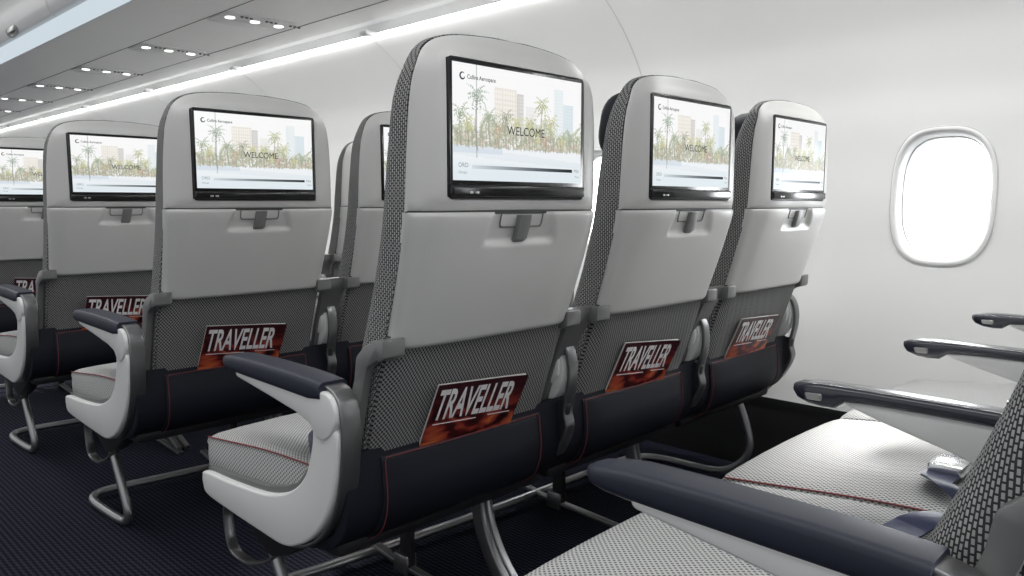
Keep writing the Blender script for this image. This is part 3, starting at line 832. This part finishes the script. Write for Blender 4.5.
# ------------------------------------------------------------------ the room
YA, YB = -1.6, 14.0
WZ = (.0, .20, .25, .40, .55, .75, .95, 1.15, 1.309, 1.427, 1.537, 1.575)
WX = (2.30, 2.318, 2.325, 2.355, 2.378, 2.40, 2.404, 2.378, 2.315, 2.227, 2.10, 2.03)
def wx(z): return interp(z, WZ, WX)
WINC = .888; WPITCH = 1.21; WY0 = .653
HOLEY, HOLEZ = .128, .187
wins = [WY0 + WPITCH*k for k in range(-1, 9)]
def superell(a, hy, hz, e=2.9):
    c, s = math.cos(a), math.sin(a); return (hy*math.copysign(abs(c)**(2/e), c), hz*math.copysign(abs(s)**(2/e), s))
def build_wall():
    v = []; f = []
    cz0, cz1 = .665, 1.105; ncell = 11; cs = .20
    zs = [.245 + (.665-.245)*i/9 for i in range(9)] + [cz0 + (cz1-cz0)*i/ncell for i in range(ncell)] + [cz1 + (1.575-cz1)*i/16 for i in range(17)]
    ys = [YA]; spans = []
    for w in wins:
        ys += [w-cs, w+cs]
    ys += [YB]
    nz = len(zs)
    cols = []
    for y in ys:
        cols.append(len(v)); v += [(wx(z), y, z) for z in zs]
    i0 = 9; i1 = 9+ncell
    for c in range(len(ys)-1):
        hole = c % 2 == 1
        for j in range(nz-1):
            if hole and i0 <= j < i1: continue
            f.append([cols[c]+j, cols[c+1]+j, cols[c+1]+j+1, cols[c]+j+1])
        if hole:
            wy = (ys[c]+ys[c+1])/2
            # boundary counter-clockwise from right-bottom
            bd = [(wy+cs, zs[j]) for j in range(i0, i1+1)] + [(wy+cs-2*cs*i/10, cz1) for i in range(1, 10)] + [(wy-cs, zs[j]) for j in range(i1, i0-1, -1)] + [(wy-cs+2*cs*i/10, cz0) for i in range(1, 10)]
            n = len(bd); rings = []
            for k in (0, .35, .7, 1):
                ring = []
                for (y, z) in bd:
                    a = math.atan2((z-WINC)/(cz1-cz0)*2, (y-wy)/cs); ey, ez = superell(a, HOLEY, HOLEZ)
                    yy = y*(1-k)+(wy+ey)*k; zz = z*(1-k)+(WINC+ez)*k; ring.append((wx(zz), yy, zz))
                rings.append(ring)
            n0 = len(v); vv, ff = loft(rings, False, False); v += vv; f += [[q+n0 for q in g] for g in ff]
    n = len(v)
    o = mesh_obj('wall_right', v, f, MAT['wall'], None, sharp=70); tag(o, kind='structure')
    o['label'] = 'white curved cabin side wall'
    return o
build_wall()

def win_ring(wy, hy, hz, d, n=64, e=2.9):
    out = []
    for i in range(n):
        a = 2*PI*i/n; y, z = superell(a, hy, hz, e); out.append((wx(WINC+z)+d, wy+y, WINC+z))
    return out
for k, wy in enumerate(wins):
    R = [win_ring(wy, HOLEY+.004, HOLEZ+.004, .006), win_ring(wy, HOLEY+.006, HOLEZ+.006, -.003), win_ring(wy, HOLEY, HOLEZ, -.006), win_ring(wy, .123, .180, -.003), win_ring(wy, .119, .174, .010), win_ring(wy, .115, .169, .030), win_ring(wy, .111, .165, .050), win_ring(wy, .109, .163, .060)]
    v, f = loft(R, False, False); w = mesh_obj('window_%d' % (k+1), v, f, MAT['trim'], None, sharp=60); tag(w, kind='structure')
    for hy, hz, d in ((HOLEY+.0065, HOLEZ+.0065, -.0015), (.1135, .1675, .036)):  # thin grey rings painted in for the shadow lines along the trim edges
        R = [win_ring(wy, hy+a, hz+a, d+b) for a, b in ((.0022, .001), (.0016, -.0012), (-.0016, -.0012), (-.0022, .001))]
        v, f = loft(R, False, False); mesh_obj('window_gasket', v, f, MAT['gasket'], w)
    R = [win_ring(wy, .111, .165, .051), win_ring(wy, .111, .165, .055)]
    v, f = loft(R); mesh_obj('window_pane', v, f, MAT['glass'], w, smooth=False)

# joints between the wall panels
for k in range(-1, 11):
    y = 1.61 + 1.21*k
    if y > YB: break
    zs = [.25+.02*i for i in range(67)]
    v, f = sweep([(wx(z)-.0005, y, z) for z in zs], [(b, a) for a, b in rrect(.0032, .0016, .0006, 1)], ref=(0, 1, 0)); 
    o = mesh_obj('trim_%d' % (k+2), v, f, MAT['gasket'], None); tag(o, kind='structure')

# black kick panel, floor
v, f = loft([[(wx(.245)+.01, y, .26), (2.33, y, .0), (2.40, y, .0), (2.40, y, .26)] for y in (YA, YB)]); o = mesh_obj('baseboard_right', v, f, MAT['black'], None, smooth=False); tag(o, kind='structure')
v, f = box(((2.42-2.8)/2, (YA+YB)/2, -.02), (5.22, YB-YA, .04), 0); o = mesh_obj('floor', v, f, MAT['carpet'], None, smooth=False); tag(o, kind='structure')

# bin underside (flat ceiling over the seats) with its seams
BZ = 1.62
v, f = box(((1.15+1.95)/2, (YA+YB)/2, BZ+.02), (.80, YB-YA, .04), .004, 1); o = mesh_obj('ceiling', v, f, MAT['binm'], None, smooth=False); tag(o, kind='structure')
for i, x in enumerate((1.452, 1.80)):
    v, f = box((x, (YA+YB)/2, BZ-.0003), (.0022, YB-YA, .002), 0); o = mesh_obj('trim_%d' % (20+i), v, f, MAT['gap'], None, smooth=False); tag(o, kind='structure')
# cove between bin and wall
v, f = loft([[(1.949, y, BZ+.002), (1.953, y, 1.650), (1.97, y, 1.657), (2.045, y, 1.657), (2.058, y, 1.645), (2.052, y, 1.600), (2.036, y, 1.592), (2.036, y, 1.586), (2.075, y, 1.586), (2.075, y, 1.68), (1.949, y, 1.68)] for y in (YA, YB)]); o = mesh_obj('trim_30', v, f, MAT['cove'], None, smooth=False); tag(o, kind='structure')
# rear bulkhead of bins above (closes the space over the wall)
o = mesh_obj('trim_31', *box((1.9, (YA+YB)/2, 1.72), (.5, YB-YA, .08), 0), MAT['cove'], None, smooth=False); tag(o, kind='structure')

ORD = ['nearest', 'second', 'third', 'fourth', 'fifth', 'sixth', 'seventh', 'eighth']
for k in range(8):
    y0 = 1.61+1.21*k+.035; y1 = y0+1.21-.07
    t = empty('cove_light', (2.02, (y0+y1)/2, 1.585), 'glowing white cove light above the side wall, %s from the camera' % ORD[k], 'light strip', 'cove lights along the top of the side wall')
    L_ = (y1-y0)
    v, f = loft([[(x, y, z) for x, z in rrect(.008, .008, .0035, 3)] for y in (-L_/2, L_/2)]); mesh_obj('led_tube', v, f, MAT['led'], t)
    v, f = loft([[(.0065, y, -.006), (.0095, y, -.006), (.0095, y, .006), (.0065, y, .006)] for y in (-L_/2-.001, L_/2+.001)]); mesh_obj('light_housing', v, f, MAT['trim'], t, smooth=False)
    t2 = mesh_obj('joint_cover', *box((2.012, 1.61+1.21*k, 1.594), (.060, .050, .022), .009, 3), MAT['capwhite']); 
    tag(t2, 'white cap at the near end of a cove light, %s cap from the camera' % ORD[k], 'joint cap', 'joint caps between the cove lights')

# bin doors facing the aisle, tube light on the bin edge
v, f = tube([(1.112, YA, 1.643), (1.112, YB, 1.643)], .034, 24, 1); o = mesh_obj('edge_light', v, f, MAT['tubelight'], None); tag(o, 'long pale blue round light running along the aisle edge of the overhead bins', 'light')
v, f = box((1.152, (YA+YB)/2, 1.640), (.03, YB-YA, .05), .004, 1); o = mesh_obj('trim_32', v, f, MAT['binm'], None, smooth=False); tag(o, kind='structure')
bin0 = None
BINL = {3: 'pale overhead bin in the top left corner, latch touching the left edge', 2: 'pale overhead bin cut by the top edge, its latch right of the corner'}
for k in range(0, 8):
    y = .85 + 1.21*k
    if bin0 is None:
        t = empty('overhead_bin', (1.13, y, 1.678)); bin0 = t
        pr = [(0, 0), (-.035, .012), (-.055, .05), (-.065, .12), (-.06, .2), (-.03, .32), (.03, .42), (.12, .46), (.62, .46), (.62, 0)]
        rings = [[(x, yy, z) for x, z in round_poly(pr, .01, 2)] for yy in (-.6, -.596, .596, .6)]
        rings[0] = [(x*.99+.003, yy, z*.99+.003) for x, yy, z in rings[0]]; rings[3] = [(x*.99+.003, yy, z*.99+.003) for x, yy, z in rings[3]]
        v, f = loft(rings); mesh_obj('bin_door', v, f, MAT['door'], t, sharp=35)
        R = []
        for r_, d in ((1, .002), (1, -.005), (.86, -.007), (.8, -.001)): R.append([(-.047+d - (.0 if True else 0) - .35*0, .095*r_*math.cos(a*2*PI/24), .040+.038*r_*math.sin(a*2*PI/24)) for a in range(24)])
        R = [[(x - .012*(z-.045)/.03*.4, y_, z) for x, y_, z in r_] for r_ in R]
        v, f = loft(R, False, True); l = mesh_obj('bin_latch', v, f, MAT['nozzle'], t)
        v, f = box((-.053, 0, .040), (.008, .11, .026), .003); mesh_obj('latch_paddle', v, f, MAT['silver'], l)
    else: t = copy_tree(bin0)
    t.location = (1.13, y, 1.678)
    tag(t, BINL.get(k, 'pale overhead bin past the blue edge light, %s along the aisle' % ORD[k]), 'overhead bin', 'overhead bins along the aisle')

# passenger service panels
psu0 = None
for k in range(0, 8):
    y = 3.03 + .872*k
    if psu0 is None:
        t = empty('service_panel', (1.615, y, BZ)); psu0 = t
        R = []
        for s_, d in ((1, .001), (1, -.003), (.985, -.0045)): R.append([(x*s_, .04+yy*s_, d) for x, yy in rrect(.315, .20, .02, 4)])
        v, f = loft(R); mesh_obj('panel_plate', v, f, MAT['psu'], t, sharp=30)
        R = []
        for s_, d in ((1, -.003), (.96, -.006), (.7, -.012), (.3, -.015)): R.append([(-.035+.135*s_*math.cos(a*2*PI/36), +.105+.036*s_*math.sin(a*2*PI/36), d) for a in range(36)])
        v, f = loft(R); mesh_obj('speaker_cover', v, f, MAT['psu'], t)
        for j in range(3):
            x = -.11+.11*j; yy = .02+.004*j
            R = [[(x+r_*math.cos(a*2*PI/20), yy+r_*math.sin(a*2*PI/20), d) for a in range(20)] for r_, d in ((.0195, -.004), (.0195, -.007), (.017, -.008))]
            v, f = loft(R); rl = mesh_obj('reading_light', v, f, MAT['lamp'], t)
            for q in range(3):
                xx = x+.03+.020*q; y2 = yy-.045
                R = [[(xx+r_*math.cos(a*2*PI/12), y2+r_*math.sin(a*2*PI/12), d) for a in range(12)] for r_, d in ((.0065, -.004), (.0065, -.009), (.004, -.010))]
                v, f = loft(R); mesh_obj('call_button', v, f, MAT['nozzle'], t)
    else: t = copy_tree(psu0)
    t.location = (1.615, y, BZ)
    tag(t, 'grey overhead panel with three round reading lights, %s from the camera' % ORD[k], 'service panel', 'service panels on the bin underside')

# aisle ceiling above, out of view, closes the cabin
o = mesh_obj('ceiling_aisle', *box((.1, (YA+YB)/2, 2.20), (2.1, YB-YA, .04), 0), MAT['cove'], None, smooth=False); tag(o, kind='structure')
o.name = 'trim_40'
o = mesh_obj('wall_front', *box((.4, YB+.02, 1.1), (4.1, .04, 2.3), 0), MAT['wall'], None, smooth=False); tag(o, kind='structure')

# ------------------------------------------------------------------ light
W = bpy.data.worlds.new('sky'); SC.world = W; W.use_nodes = True; t = W.node_tree; t.nodes.clear()
tc = N(t, 'ShaderNodeTexCoord'); sp = N(t, 'ShaderNodeSeparateXYZ'); L(t, tc.outputs['Generated'], sp.inputs[0])
mr = N(t, 'ShaderNodeMapRange', interpolation_type='SMOOTHSTEP'); L(t, sp.outputs[0], mr.inputs['Value']); mr.inputs['From Min'].default_value = .1; mr.inputs['From Max'].default_value = .7
mr.inputs['To Min'].default_value = .62; mr.inputs['To Max'].default_value = 14.0
mz = N(t, 'ShaderNodeMapRange', interpolation_type='SMOOTHSTEP'); L(t, sp.outputs[2], mz.inputs['Value']); mz.inputs['From Min'].default_value = -.25; mz.inputs['From Max'].default_value = .0
mz.inputs['To Min'].default_value = .25; mz.inputs['To Max'].default_value = 1.0
bg = N(t, 'ShaderNodeBackground'); L(t, M(t, 'MULTIPLY', mr.outputs[0], mz.outputs[0]), bg.inputs[1]); bg.inputs[0].default_value = (.97, .99, 1, 1)
o = N(t, 'ShaderNodeOutputWorld'); L(t, bg.outputs[0], o.inputs[0])

def area(name, loc, rot, sx, sy, power, col=(1, 1, 1)):
    l = bpy.data.lights.new(name, 'AREA'); l.shape = 'RECTANGLE'; l.size = sx; l.size_y = sy; l.energy = power; l.color = col
    o = bpy.data.objects.new(name, l); COL.objects.link(o); o.location = loc; o.rotation_euler = rot; return o
area('cove_lamp', (2.022, 5.5, 1.578), (0, math.radians(-12), 0), .011, 13.0, 85, (1, 1, .99))
# unseen area lamp over the aisle, added to light the cabin
area('aisle_ceiling_light', (.25, 3.5, 2.15), (0, 0, 0), .5, 9.0, 55, (1, 1, 1))
s = bpy.data.lights.new('sun', 'SUN'); s.energy = 10.; s.angle = math.radians(9); s.color = (1, .97, .93)
so = bpy.data.objects.new('sun', s); COL.objects.link(so); d = Vector((-.88, -.12, -.47)); so.rotation_euler = d.to_track_quat('-Z', 'Y').to_euler()

# ------------------------------------------------------------------ camera
cam = bpy.data.cameras.new('camera'); co = bpy.data.objects.new('camera', cam); COL.objects.link(co); SC.camera = co
cam.sensor_width = 36; cam.lens = 769.8/1024*36; cam.clip_start = .02
co.location = (0, 0, CAMZ); co.rotation_euler = (PI/2-math.radians(6.292), 0, -math.radians(45.807))
SC.view_settings.view_transform = 'Standard'; SC.view_settings.look = 'None'; SC.view_settings.gamma = 1; SC.view_settings.use_curve_mapping = False
SC.view_settings.exposure = 0
